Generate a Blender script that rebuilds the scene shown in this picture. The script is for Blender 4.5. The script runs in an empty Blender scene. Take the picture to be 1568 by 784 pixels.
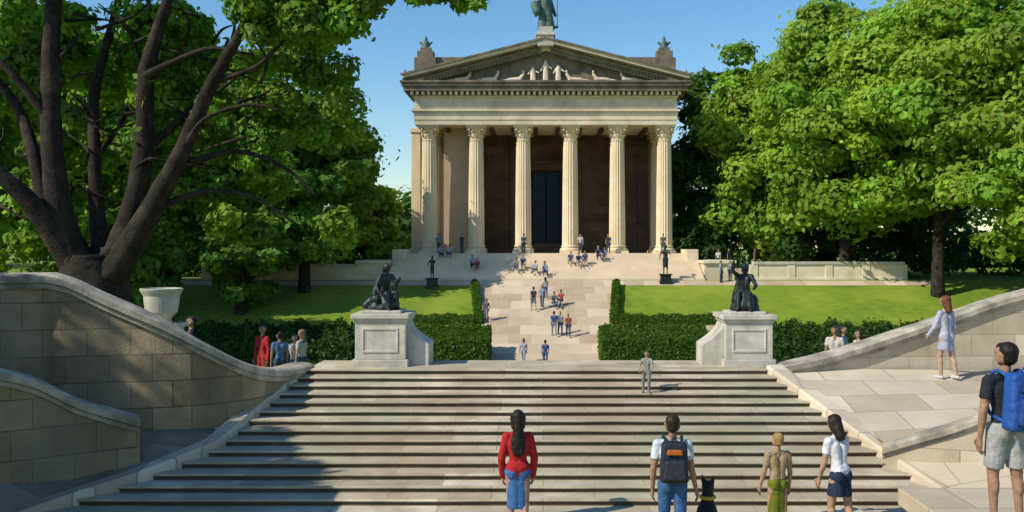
import bpy, bmesh, math, random
import numpy as np
from mathutils import Vector, Matrix
random.seed(7); RNG=np.random.default_rng(7)
scene=bpy.context.scene
COL=scene.collection
# ------------------------------------------------------------------ helpers
def link(ob,parent=None):
    COL.objects.link(ob)
    if parent: ob.parent=parent
    return ob
def empty(name):
    e=bpy.data.objects.new(name,None); link(e); return e
class MB:
    def __init__(s): s.v=[];s.f=[];s.m=[]
    def add(s,vs,fs,mi=0):
        o=len(s.v); s.v+= [tuple(map(float,q)) for q in vs]
        s.f+=[tuple(i+o for i in f) for f in fs]; s.m+=[mi]*len(fs)
    def box(s,x0,x1,y0,y1,z0,z1,mi=0):
        vs=[(x0,y0,z0),(x1,y0,z0),(x1,y1,z0),(x0,y1,z0),(x0,y0,z1),(x1,y0,z1),(x1,y1,z1),(x0,y1,z1)]
        s.add(vs,[(0,3,2,1),(4,5,6,7),(0,1,5,4),(1,2,6,5),(2,3,7,6),(3,0,4,7)],mi)
    def prism(s,pts,y0,y1,mi=0):   # pts in xz, extruded in y
        n=len(pts)
        vs=[(p[0],y0,p[1]) for p in pts]+[(p[0],y1,p[1]) for p in pts]
        fs=[tuple(range(n)),tuple(range(2*n-1,n-1,-1))]+[(i,i+n,(i+1)%n+n,(i+1)%n) for i in range(n)]
        s.add(vs,fs,mi)
    def rev(s,prof,cx,cy,n=24,mi=0,flute=0,nf=20,cap=True):
        vs=[];fs=[]
        for (r,z,fl) in prof:
            for k in range(n):
                a=2*math.pi*k/n
                rr=r-(flute*abs(math.sin(nf/2*a)) if fl else 0)
                vs.append((cx+rr*math.cos(a),cy+rr*math.sin(a),z))
        for j in range(len(prof)-1):
            for k in range(n):
                k2=(k+1)%n
                fs.append((j*n+k,j*n+k2,(j+1)*n+k2,(j+1)*n+k))
        if cap: fs.append(tuple(range((len(prof)-1)*n,len(prof)*n)))
        s.add(vs,fs,mi)
    def obj(s,name,mats,parent=None,smooth=False,bevel=0):
        me=bpy.data.meshes.new(name); me.from_pydata(s.v,[],s.f); 
        for m in mats: me.materials.append(m)
        me.polygons.foreach_set('material_index',s.m)
        if smooth: me.polygons.foreach_set('use_smooth',[True]*len(s.f))
        me.update(); bm=bmesh.new(); bm.from_mesh(me); bmesh.ops.recalc_face_normals(bm,faces=bm.faces); bm.to_mesh(me); bm.free()
        ob=bpy.data.objects.new(name,me); link(ob,parent)
        if bevel:
            b=ob.modifiers.new('b','BEVEL'); b.width=bevel; b.segments=2; b.limit_method='ANGLE'; b.angle_limit=math.radians(40)
        return ob
def tube(mb,pts,rad,n=9,mi=0,smooth=4,seed=0,gn=0.0):
    P=[Vector(p) for p in pts]; out=[];ro=[]
    for i in range(len(P)-1):
        p0=P[max(i-1,0)];p1=P[i];p2=P[i+1];p3=P[min(i+2,len(P)-1)]
        for k in range(smooth):
            t=k/smooth
            out.append(0.5*((2*p1)+(p2-p0)*t+(2*p0-5*p1+4*p2-p3)*t*t+(3*p1-p0-3*p2+p3)*t**3))
            ro.append(rad[i]*(1-t)+rad[i+1]*t)
    out.append(P[-1]);ro.append(rad[-1])
    vs=[];fs=[]; rr=random.Random(seed)
    ref=Vector((0.3,1,0.1)).normalized()
    for i,p in enumerate(out):
        d=(out[min(i+1,len(out)-1)]-out[max(i-1,0)]).normalized()
        u=d.cross(ref).normalized(); v=d.cross(u)
        for k in range(n):
            a=2*math.pi*k/n
            r=ro[i]*(1+gn*rr.uniform(-1,1))
            vs.append(p+(u*math.cos(a)+v*math.sin(a))*r)
    for j in range(len(out)-1):
        for k in range(n):
            k2=(k+1)%n; fs.append((j*n+k,j*n+k2,(j+1)*n+k2,(j+1)*n+k))
    fs.append(tuple(range(n-1,-1,-1))); fs.append(tuple(range((len(out)-1)*n,len(out)*n)))
    mb.add(vs,fs,mi)
# ------------------------------------------------------------------ materials
def mat(name,c1,c2=None,scale=3.0,rough=0.85,bump=0.2,brick=None,mode='POS',stain=None,metal=0,bscale=40,streak=0,stain2=None):
    m=bpy.data.materials.new(name); m.use_nodes=True; nt=m.node_tree; N=nt.nodes; L=nt.links
    bs=N['Principled BSDF']; bs.inputs['Roughness'].default_value=rough; bs.inputs['Metallic'].default_value=metal
    bs.inputs['Specular IOR Level'].default_value=0.3
    if mode=='OBJ':
        tc=N.new('ShaderNodeTexCoord'); vec=tc.outputs['Object']
    else:
        g=N.new('ShaderNodeNewGeometry'); vec=g.outputs['Position']
    n1=N.new('ShaderNodeTexNoise'); n1.inputs['Scale'].default_value=scale; n1.inputs['Detail'].default_value=8; n1.inputs['Roughness'].default_value=0.65
    L.new(vec,n1.inputs['Vector'])
    r=N.new('ShaderNodeValToRGB'); r.color_ramp.elements[0].position=0.32; r.color_ramp.elements[1].position=0.68
    c2=c2 or tuple(x*0.8 for x in c1)
    r.color_ramp.elements[0].color=(*c2,1); r.color_ramp.elements[1].color=(*c1,1)
    L.new(n1.outputs['Fac'],r.inputs['Fac']); col=r.outputs['Color']
    hgt=None
    if brick:
        bw,bh,mort,bmode,dark=brick
        sep=N.new('ShaderNodeSeparateXYZ'); L.new(vec,sep.inputs[0])
        cmb=N.new('ShaderNodeCombineXYZ')
        if bmode=='XZ':
            ad=N.new('ShaderNodeMath'); ad.operation='ADD'; L.new(sep.outputs[0],ad.inputs[0]); L.new(sep.outputs[1],ad.inputs[1])
            L.new(ad.outputs[0],cmb.inputs[0]); L.new(sep.outputs[2],cmb.inputs[1])
        else:
            L.new(sep.outputs[0],cmb.inputs[0]); L.new(sep.outputs[1],cmb.inputs[1])
        bt=N.new('ShaderNodeTexBrick'); bt.inputs['Scale'].default_value=1; bt.inputs['Brick Width'].default_value=bw; bt.inputs['Row Height'].default_value=bh
        bt.inputs['Mortar Size'].default_value=mort; bt.inputs['Mortar Smooth'].default_value=0.3
        bt.inputs['Color1'].default_value=(1,1,1,1); bt.inputs['Color2'].default_value=(0.66,0.63,0.58,1); bt.inputs['Mortar'].default_value=(dark,dark,dark,1)
        L.new(cmb.outputs[0],bt.inputs['Vector'])
        mx=N.new('ShaderNodeMix'); mx.data_type='RGBA'; mx.blend_type='MULTIPLY'; mx.inputs[0].default_value=1
        L.new(col,mx.inputs[6]); L.new(bt.outputs['Color'],mx.inputs[7]); col=mx.outputs[2]; hgt=bt.outputs['Fac']
    for q,stn in enumerate((stain,stain2)):
        if not stn: continue
        sc,amt,scol=stn
        n2=N.new('ShaderNodeTexNoise'); n2.inputs['Scale'].default_value=sc; n2.inputs['Detail'].default_value=5
        mp=N.new('ShaderNodeMapping'); mp.inputs['Scale'].default_value=(1,1,0.25 if streak else 1); mp.inputs['Location'].default_value=(q*17,q*5,0); L.new(vec,mp.inputs[0]); L.new(mp.outputs[0],n2.inputs['Vector'])
        r2=N.new('ShaderNodeValToRGB'); r2.color_ramp.elements[0].position=0.45; r2.color_ramp.elements[1].position=0.65
        r2.color_ramp.elements[0].color=(0,0,0,1); r2.color_ramp.elements[1].color=(amt,amt,amt,1)
        L.new(n2.outputs['Fac'],r2.inputs['Fac'])
        mx=N.new('ShaderNodeMix'); mx.data_type='RGBA'; L.new(r2.outputs['Color'],mx.inputs[0]); L.new(col,mx.inputs[6]); mx.inputs[7].default_value=(*scol,1); col=mx.outputs[2]
    L.new(col,bs.inputs['Base Color'])
    if bump:
        n3=N.new('ShaderNodeTexNoise'); n3.inputs['Scale'].default_value=bscale; n3.inputs['Detail'].default_value=4; L.new(vec,n3.inputs['Vector'])
        bp=N.new('ShaderNodeBump'); bp.inputs['Strength'].default_value=bump; bp.inputs['Distance'].default_value=0.02
        h=n3.outputs['Fac']
        if hgt:
            sb=N.new('ShaderNodeMath'); sb.operation='SUBTRACT'; L.new(h,sb.inputs[0]); L.new(hgt,sb.inputs[1]); h=sb.outputs[0]
        L.new(h,bp.inputs['Height']); L.new(bp.outputs[0],bs.inputs['Normal'])
    return m
def leafmat(name,tr=0.35):
    m=bpy.data.materials.new(name); m.use_nodes=True; nt=m.node_tree; N=nt.nodes; L=nt.links
    bs=N['Principled BSDF']; bs.inputs['Roughness'].default_value=0.6; bs.inputs['Specular IOR Level'].default_value=0.2
    at=N.new('ShaderNodeAttribute'); at.attribute_name='col'
    L.new(at.outputs['Color'],bs.inputs['Base Color'])
    t=N.new('ShaderNodeBsdfTranslucent')
    mu=N.new('ShaderNodeMix'); mu.data_type='RGBA'; mu.blend_type='MULTIPLY'; mu.inputs[0].default_value=1; L.new(at.outputs['Color'],mu.inputs[6]); mu.inputs[7].default_value=(1.7,1.8,0.6,1)
    L.new(mu.outputs[2],t.inputs['Color'])
    mx=N.new('ShaderNodeMixShader'); mx.inputs[0].default_value=tr
    L.new(bs.outputs[0],mx.inputs[1]); L.new(t.outputs[0],mx.inputs[2])
    L.new(mx.outputs[0],N['Material Output'].inputs['Surface'])
    return m
M_leaf=leafmat('leaf_foliage',0.42)
M_bark=mat('bark',(0.032,0.024,0.018),(0.009,0.007,0.006),6,0.95,1.0,mode='OBJ',bscale=14,stain=(2.5,.5,(.07,.055,.04)))
M_grass=mat('grass',(0.20,0.28,0.018),(0.105,0.175,0.012),1.2,0.95,0.6,bscale=25,stain=(0.22,0.6,(0.27,0.32,0.03)),stain2=(.13,.5,(.1,.17,.012)))
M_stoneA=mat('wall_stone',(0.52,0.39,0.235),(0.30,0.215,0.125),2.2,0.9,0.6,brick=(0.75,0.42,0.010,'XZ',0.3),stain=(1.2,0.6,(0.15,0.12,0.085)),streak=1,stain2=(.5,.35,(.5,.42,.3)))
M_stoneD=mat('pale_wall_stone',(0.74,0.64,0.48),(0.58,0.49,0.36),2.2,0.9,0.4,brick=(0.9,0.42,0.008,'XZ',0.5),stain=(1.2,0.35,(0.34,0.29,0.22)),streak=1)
M_cope=mat('coping_stone',(0.56,0.50,0.39),(0.28,0.245,0.19),3.5,0.9,0.6,stain=(1.7,0.7,(0.13,0.115,0.09)))
M_pave=mat('terrace_paving',(0.72,0.62,0.47),(0.56,0.47,0.35),1.6,0.9,0.3,brick=(1.3,0.8,0.014,'XY',0.5),stain=(0.8,0.35,(0.38,0.33,0.26)))
M_apron=mat('apron_stone',(0.36,0.32,0.26),(0.20,0.175,0.14),2.0,0.9,0.4,brick=(1.1,0.7,0.012,'XY',0.55))
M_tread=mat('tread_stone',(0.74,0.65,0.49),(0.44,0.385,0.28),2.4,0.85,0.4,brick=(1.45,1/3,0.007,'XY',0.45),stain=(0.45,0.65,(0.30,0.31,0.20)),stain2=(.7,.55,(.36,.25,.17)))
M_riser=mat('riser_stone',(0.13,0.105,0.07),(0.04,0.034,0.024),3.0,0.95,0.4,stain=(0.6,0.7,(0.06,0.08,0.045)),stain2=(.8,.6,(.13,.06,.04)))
M_path=mat('path_paving',(0.68,0.55,0.41),(0.58,0.46,0.335),0.7,0.95,0.3,brick=(1.6,1.6,0.02,'XY',0.85),bscale=12)
M_step=mat('temple_step_stone',(0.78,0.64,0.48),(0.66,0.53,0.39),0.7,0.95,0.2,bscale=12)
M_ped=mat('pedestal_stone',(0.64,0.60,0.51),(0.40,0.37,0.31),3.0,0.9,0.4,stain=(2.0,0.45,(0.24,0.22,0.19)),streak=1)
M_bronze=mat('dark_bronze',(0.035,0.042,0.045),(0.015,0.017,0.018),9,0.4,0.5,mode='OBJ',metal=0.5,stain=(6,.5,(.06,.09,.085)))
M_patina=mat('green_patina',(0.12,0.2,0.17),(0.05,0.075,0.065),5,0.7,0.3,mode='OBJ',metal=0.2)
M_tcol=mat('column_limestone',(0.80,0.66,0.45),(0.68,0.54,0.35),0.8,0.85,0.15,stain=(0.6,0.35,(0.47,0.36,0.23)),streak=1,bscale=8)
M_tent=mat('entablature_stone',(0.80,0.69,0.51),(0.62,0.52,0.38),0.9,0.85,0.15,stain=(0.5,0.45,(0.38,0.30,0.2)),bscale=8)
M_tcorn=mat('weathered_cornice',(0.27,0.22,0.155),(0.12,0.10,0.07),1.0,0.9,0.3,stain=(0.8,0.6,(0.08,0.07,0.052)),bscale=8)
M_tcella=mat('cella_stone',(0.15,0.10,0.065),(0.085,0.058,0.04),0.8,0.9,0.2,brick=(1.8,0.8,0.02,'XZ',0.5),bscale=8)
M_troof=mat('roof_metal',(0.16,0.165,0.14),(0.10,0.105,0.09),0.7,0.7,0.1)
M_door=mat('door_bronze',(0.010,0.022,0.042),(0.006,0.012,0.022),1.0,0.4,0.1,metal=0.3)
# ------------------------------------------------------------------ terrain profile
KN=[(-60,-6.2),(18.25,-6.2),(18.4,-2.97),(24,-3.75),(57,-7.5),(73.5,-2.6),(120,-2.4),(300,-2.0),(1500,-2.0)]
def prof(d):
    for (a,za),(b,zb) in zip(KN,KN[1:]):
        if d<=b: return za+(zb-za)*(d-a)/(b-a)
    return KN[-1][1]
mb=MB()
xs=[-900,-300,-120,-60,-30,-15,-5,5,15,30,60,120,300,900]; ds=[k[0] for k in KN]
vs=[(x,d,prof(d)) for d in ds for x in xs]; nx=len(xs)
fs=[(j*nx+i,j*nx+i+1,(j+1)*nx+i+1,(j+1)*nx+i) for j in range(len(ds)-1) for i in range(nx-1)]
mb.add(vs,fs); mb.obj('grass_ground',[M_grass])
mb=MB()
pw=[(18.3,3.0,3.2),(24,3.1,3.3),(57,3.35,3.5),(62,3.9,4.3),(64,4.1,4.6),(73.5,5.35,5.6)]
vs=[];fs=[]
for i,(d,l,r) in enumerate(pw):
    z=prof(max(d,18.4))+0.02; vs+=[(-l,d,z),(r,d,z)]
    if i: fs.append((2*i-2,2*i-1,2*i+1,2*i))
mb.add(vs,fs)
for x0,x1 in ((-9.5,-4.12),(4.62,12)):
    mb.add([(x0,63.1,prof(63.1)+.016),(x1,63.1,prof(63.1)+.016),(x1,64.0,prof(64)+.016),(x0,64.0,prof(64)+.016)],[(0,1,2,3)])
mb.add([(-30,72.3,prof(72.3)+.016),(-5.5,72.3,prof(72.3)+.016),(-5.5,73.4,prof(73.4)+.016),(-30,73.4,prof(73.4)+.016)],[(0,1,2,3)])
mb.add([(5.7,72.3,prof(72.3)+.016),(32,72.3,prof(72.3)+.016),(32,73.4,prof(73.4)+.016),(5.7,73.4,prof(73.4)+.016)],[(0,1,2,3)])
mb.obj('footpath',[M_path])
# ------------------------------------------------------------------ front stairs
def lerp(K,d):
    if d<=K[0][0]: return K[0][1]
    for (a,za),(b,zb) in zip(K,K[1:]):
        if d<=b: return za+(zb-za)*(d-a)/(b-a)
    return K[-1][1]
XL=[(8.0,-10.2),(9,-9.4),(12.4,-6.84),(13.3,-5.75),(14.2,-5.0),(17,-4.4),(19,-4.4)]
XR=[(8.0,7.3),(10.5,6.35),(12.4,5.72),(14.2,5.03),(17,4.15),(19,4.15)]
T=1/3; R=0.094
def stair_z(d):
    if d>=17: return -2.25
    return -2.25-R*math.ceil((17-d)/T-1e-6)
mb=MB(); rs=random.Random(4)
for k in range(0,28):
    df=17-k*T; db=17-(k-1)*T if k else 18.28
    z=-2.25-k*R
    xl0,xr0,xl1,xr1=lerp(XL,df),lerp(XR,df),lerp(XL,db),lerp(XR,db)
    n=16; fr=[df-0.025+rs.uniform(-.005,.005) for _ in range(n+1)]; zz=[z+rs.uniform(-.004,.002) for _ in range(n+1)]
    vs=[]
    for i in range(n+1):
        u=i/n; a=xl0+(xr0-xl0)*u; b=xl1+(xr1-xl1)*u
        vs+=[(a,fr[i],zz[i]-.034),(a,fr[i]-.004,zz[i]-.02),(a,fr[i]+.006,zz[i]),(b,db,z),(a,df,z-.034)]
    fs=[]
    for i in range(n):
        o=5*i
        fs+=[(o,o+5,o+6,o+1),(o+1,o+6,o+7,o+2),(o+2,o+7,o+8,o+3),(o+4,o+9,o+5,o)]
    mb.add(vs,fs,0)
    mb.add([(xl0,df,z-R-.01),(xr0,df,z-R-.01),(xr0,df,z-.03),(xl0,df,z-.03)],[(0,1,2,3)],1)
mb.box(-4.4,4.15,18.28,18.34,-5,-2.25,0)
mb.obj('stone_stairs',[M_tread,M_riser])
def sweep(mb,st,mi=0,close=True):
    n=len(st); m=len(st[0][2]); vs=[];fs=[]
    for i,(x,y,pr) in enumerate(st):
        a=Vector((st[max(i-1,0)][0],st[max(i-1,0)][1])); b=Vector((st[min(i+1,n-1)][0],st[min(i+1,n-1)][1]))
        t=(b-a).normalized(); nr=Vector((t.y,-t.x))
        for (l,z) in pr: vs.append((x+nr.x*l,y+nr.y*l,z))
    for i in range(n-1):
        for j in range(m):
            j2=(j+1)%m; fs.append((i*m+j,i*m+j2,(i+1)*m+j2,(i+1)*m+j))
    fs.append(tuple(range(m))); fs.append(tuple(range((n-1)*m,n*m)))
    mb.add(vs,fs,mi)
def cr(P,k=5):
    out=[];n=len(P)
    for i in range(n-1):
        p0,p1,p2,p3=[np.array(P[j]) for j in (max(i-1,0),i,i+1,min(i+2,n-1))]
        for q in range(k):
            t=q/k; out.append(tuple(0.5*((2*p1)+(p2-p0)*t+(2*p0-5*p1+4*p2-p3)*t*t+(3*p1-p0-3*p2+p3)*t**3)))
    out.append(tuple(P[-1])); return out
def stone_wall(name,pts,bottom,th,ch,over,m_body,m_cope,smooth=True,sag=True):
    P=cr(pts,5) if smooth else pts
    mb=MB()
    sweep(mb,[(x,y,[(-th/2,bottom),(th/2,bottom),(th/2,z-ch+.002),(-th/2,z-ch+.002)]) for x,y,z in P],0)
    w=th/2+over
    sweep(mb,[(x,y,[(-w+.05,z-ch),(w-.05,z-ch),(w-.05,z-ch*.72),(w,z-ch*.6),(w,z-ch*.2),(w-.06,z-.02),(w*.4,z),(-w*.4,z),(-w+.06,z-.02),(-w,z-ch*.2),(-w,z-ch*.6),(-w+.05,z-ch*.72)]) for x,y,z in P],1)
    return mb.obj(name,[m_body,m_cope],bevel=0)
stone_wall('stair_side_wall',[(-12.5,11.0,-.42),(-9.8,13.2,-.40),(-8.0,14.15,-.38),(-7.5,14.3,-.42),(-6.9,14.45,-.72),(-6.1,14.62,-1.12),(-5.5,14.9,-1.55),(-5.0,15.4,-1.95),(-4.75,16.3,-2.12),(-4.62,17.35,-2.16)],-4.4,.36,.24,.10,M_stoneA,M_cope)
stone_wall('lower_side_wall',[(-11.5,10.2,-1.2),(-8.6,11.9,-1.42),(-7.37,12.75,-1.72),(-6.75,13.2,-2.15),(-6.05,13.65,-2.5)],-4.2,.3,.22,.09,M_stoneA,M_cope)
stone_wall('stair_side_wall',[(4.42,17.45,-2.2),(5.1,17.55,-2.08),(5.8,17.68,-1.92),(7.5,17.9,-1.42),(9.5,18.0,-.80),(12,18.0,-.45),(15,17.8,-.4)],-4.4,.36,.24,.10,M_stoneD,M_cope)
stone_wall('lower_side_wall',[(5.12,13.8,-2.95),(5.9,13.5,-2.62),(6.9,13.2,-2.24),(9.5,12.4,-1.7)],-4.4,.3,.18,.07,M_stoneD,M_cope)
def kerb(name,side,m,wd):
    mb=MB(); K=XL if side<0 else XR
    P=[]
    for i in range(0,19):
        d=8.4+(17.1-8.4)*i/18
        x=lerp(K,d)+side*wd/2; z=-2.25-R*max(0,(17-d)/T)
        P.append((x,d,z))
    sweep(mb,[(x,y,[(-wd/2,z-1.2),(wd/2,z-1.2),(wd/2,z+.03),(wd/2-.03,z+.07),(-wd/2+.03,z+.07),(-wd/2,z+.03)]) for x,y,z in P])
    return mb.obj(name,[m])
kerb('stair_kerb',-1,M_pave,.3); kerb('stair_kerb',1,M_pave,.34)
mb=MB()
vs=[(-5.15,14.2,-3.0),(-5.2,14.9,-2.9),(-6.9,12.5,-3.5),(-6.4,14.2,-2.85),(-8.6,12.2,-2.8),(-9.6,9.0,-4.4),(-12.5,10.5,-2.9),(-8.5,14.0,-2.6),(-12.5,13,-2.5),(-16,6,-3.5)]
mb.add(vs,[(0,2,3,1),(2,4,3),(2,5,4),(4,5,6),(4,7,3),(4,6,8,7),(5,9,6)])
mb.obj('stone_apron',[M_apron])
def patch(name,A,B,C,D,m,n=14):
    mb=MB(); A,B,C,D=map(Vector,(A,B,C,D)); vs=[]
    for j in range(n+1):
        for i in range(n+1):
            u=i/n;v=j/n; vs.append((A*(1-u)+D*u)*(1-v)+(B*(1-u)+C*u)*v)
    fs=[(j*(n+1)+i,j*(n+1)+i+1,(j+1)*(n+1)+i+1,(j+1)*(n+1)+i) for j in range(n) for i in range(n)]
    mb.add(vs,fs); return mb.obj(name,[m],smooth=True)
patch('stone_terrace',(4.4,17.5,-2.3),(5.3,13.6,-3.05),(16,12.0,-2.46),(16,17.8,-2.44),M_pave)
patch('stone_apron',(5.3,13.7,-3.12),(7.6,8,-4.5),(12,7,-3.3),(11,12.4,-2.6),M_pave)
def pier(name,x0,x1,y0,y1,z0,z1,m=M_stoneD,mc=M_cope,ov=.08,ch=.2):
    mb=MB(); mb.box(x0,x1,y0,y1,z0,z1-ch+.002,0); mb.box(x0-ov,x1+ov,y0-ov,y1+ov,z1-ch,z1,1); return mb.obj(name,[m,mc],bevel=.015)
pier('added_shade_pier',4.12,7.6,8.2,10.35,-5,-2.73,M_pave,M_pave)
pier('added_shade_pier',-10.5,-6.95,8.0,10.9,-5.2,.3,M_stoneA,M_cope)  # unseen pier added at left to cast shade on the stairs
# ------------------------------------------------------------------ pedestals
def pedestal(name,cx,cy,w,zb,zt,side):
    mb=MB(); h=w/2
    mb.box(cx-h-.05,cx+h+.05,cy-h-.05,cy+h+.05,zb-.6,zb+.13)
    mb.box(cx-h,cx+h,cy-h,cy+h,zb+.13,zt-.2)
    mb.box(cx-h-.03,cx+h+.03,cy-h-.03,cy+h+.03,zt-.2,zt-.14)
    mb.box(cx-h-.07,cx+h+.07,cy-h-.07,cy+h+.07,zt-.14,zt-.05)
    mb.box(cx-h*.78,cx+h*.78,cy-h*.78,cy+h*.78,zt-.05,zt)
    x0=cx+side*h; 
    pts=[(x0,zb-.5)]+[(x0+side*(.42*(i/8)),(zt-.22)-(.42*(i/8)**.6)) for i in range(9)]+[(x0+side*.42,zb-.5)]
    mb.prism(pts,cy-h*.6,cy+h*.9)
    mb.box(cx-h*.72,cx+h*.72,cy-h-.018,cy-h+.01,zb+.26,zb+.31);mb.box(cx-h*.72,cx+h*.72,cy-h-.018,cy-h+.01,zt-.36,zt-.31)
    mb.box(cx-h*.72,cx-h*.64,cy-h-.018,cy-h+.01,zb+.31,zt-.36);mb.box(cx+h*.64,cx+h*.72,cy-h-.018,cy-h+.01,zb+.31,zt-.36)
    return mb.obj(name,[M_ped],bevel=.012)
pedestal('statue_pedestal',-3.1,17.85,.96,-2.25,-1.2,1)
pedestal('statue_pedestal',3.92,17.85,.9,-2.25,-1.22,-1)
# ------------------------------------------------------------------ capsule sculpting
def cap_mesh(p0,p1,r0,r1,flat=False,n=12):
    p0=Vector(p0);p1=Vector(p1); w=(p1-p0)
    w=w.normalized() if w.length>1e-6 else Vector((0,0,1))
    u=w.orthogonal().normalized(); v=w.cross(u)
    rings=[]
    if flat: rings=[(p0,.6*r0),(p0,r0),(p1,r1),(p1,.6*r1)]
    else:
        for a in (80,55,28,0): rings.append((p0-w*r0*math.sin(math.radians(a)),r0*math.cos(math.radians(a))))
        for a in (0,28,55,80): rings.append((p1+w*r1*math.sin(math.radians(a)),r1*math.cos(math.radians(a))))
    vs=[];fs=[]
    for c,r in rings:
        for k in range(n):
            a=2*math.pi*k/n; vs.append(c+(u*math.cos(a)+v*math.sin(a))*r)
    m=len(rings)
    for j in range(m-1):
        for k in range(n): fs.append((j*n+k,j*n+(k+1)%n,(j+1)*n+(k+1)%n,(j+1)*n+k))
    fs.append(tuple(range(n-1,-1,-1))); fs.append(tuple(range((m-1)*n,m*n)))
    return vs,fs
def sculpt(name,prims,mats,voxel,extra=None,parent=None,smooth_it=2):
    mb=MB()
    for p in prims:
        vs,fs=cap_mesh(p[0],p[1],p[2],p[3],p[5] if len(p)>5 else False); mb.add(vs,fs)
    me=bpy.data.meshes.new('tmp'); me.from_pydata(mb.v,[],mb.f); me.update()
    ob=bpy.data.objects.new('tmp',me); COL.objects.link(ob)
    r=ob.modifiers.new('r','REMESH'); r.mode='VOXEL'; r.voxel_size=voxel; r.use_smooth_shade=True
    s=ob.modifiers.new('s','SMOOTH'); s.factor=.5; s.iterations=smooth_it
    dg=bpy.context.evaluated_depsgraph_get(); dg.update()
    nm=bpy.data.meshes.new_from_object(ob.evaluated_get(dg)); bpy.data.objects.remove(ob); bpy.data.meshes.remove(me)
    nv=len(nm.vertices); co=np.empty(nv*3); nm.vertices.foreach_get('co',co); co=co.reshape(-1,3)
    nf=len(nm.polygons); cen=np.empty(nf*3); nm.polygons.foreach_get('center',cen); cen=cen.reshape(-1,3)
    best=np.full(nf,1e9); mi=np.zeros(nf,int)
    for p in prims:
        a=np.array(p[0],float);b=np.array(p[1],float);ab=b-a;L2=max(ab@ab,1e-9)
        t=((cen-a)@ab)/L2; tc=np.clip(t,0,1)
        d=np.linalg.norm(cen-(a+tc[:,None]*ab),axis=1)
        if len(p)>5 and p[5]:
            out=np.abs(t-tc)*math.sqrt(L2); ax=a+t[:,None]*ab
            rad=np.linalg.norm(cen-ax,axis=1)-(p[2]+(p[3]-p[2])*tc)
            sd=np.maximum(rad,out-.001)-.004; sd=np.where(out>voxel*.6,sd+.02,sd)
        else: sd=d-(p[2]+(p[3]-p[2])*tc)
        k=sd<best; best[k]=sd[k]; mi[k]=p[4]
    ls=np.empty(len(nm.loops),int); nm.loops.foreach_get('vertex_index',ls)
    st=np.empty(nf,int); nm.polygons.foreach_get('loop_start',st); lt=np.empty(nf,int); nm.polygons.foreach_get('loop_total',lt)
    V=[tuple(c) for c in co]; F=[tuple(int(q) for q in ls[s0:s0+l0]) for s0,l0 in zip(st,lt)]; Mi=[int(q) for q in mi]
    if extra:
        for p in extra:
            vs,fs=cap_mesh(p[0],p[1],p[2],p[3],n=7); o=len(V); V+=[tuple(q) for q in vs]; F+=[tuple(i+o for i in f) for f in fs]; Mi+=[p[4]]*len(fs)
    bpy.data.meshes.remove(nm)
    me=bpy.data.meshes.new(name); me.from_pydata(V,[],F)
    for m in mats: me.materials.append(m)
    me.polygons.foreach_set('material_index',Mi); me.polygons.foreach_set('use_smooth',[True]*len(F)); me.update()
    ob=bpy.data.objects.new(name,me); link(ob,parent); return ob
_mc={}
def cloth(c,rough=.85):
    k=(c,rough)
    if k not in _mc: _mc[k]=mat('cloth_%d'%len(_mc),c,tuple(x*.62 for x in c),9,rough,.9,mode='OBJ',bscale=16)
    return _mc[k]
SKIN=[(0.45,0.27,0.18),(0.36,0.2,0.13),(0.5,0.32,0.23)]
def V3(*a): return Vector(a)
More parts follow.
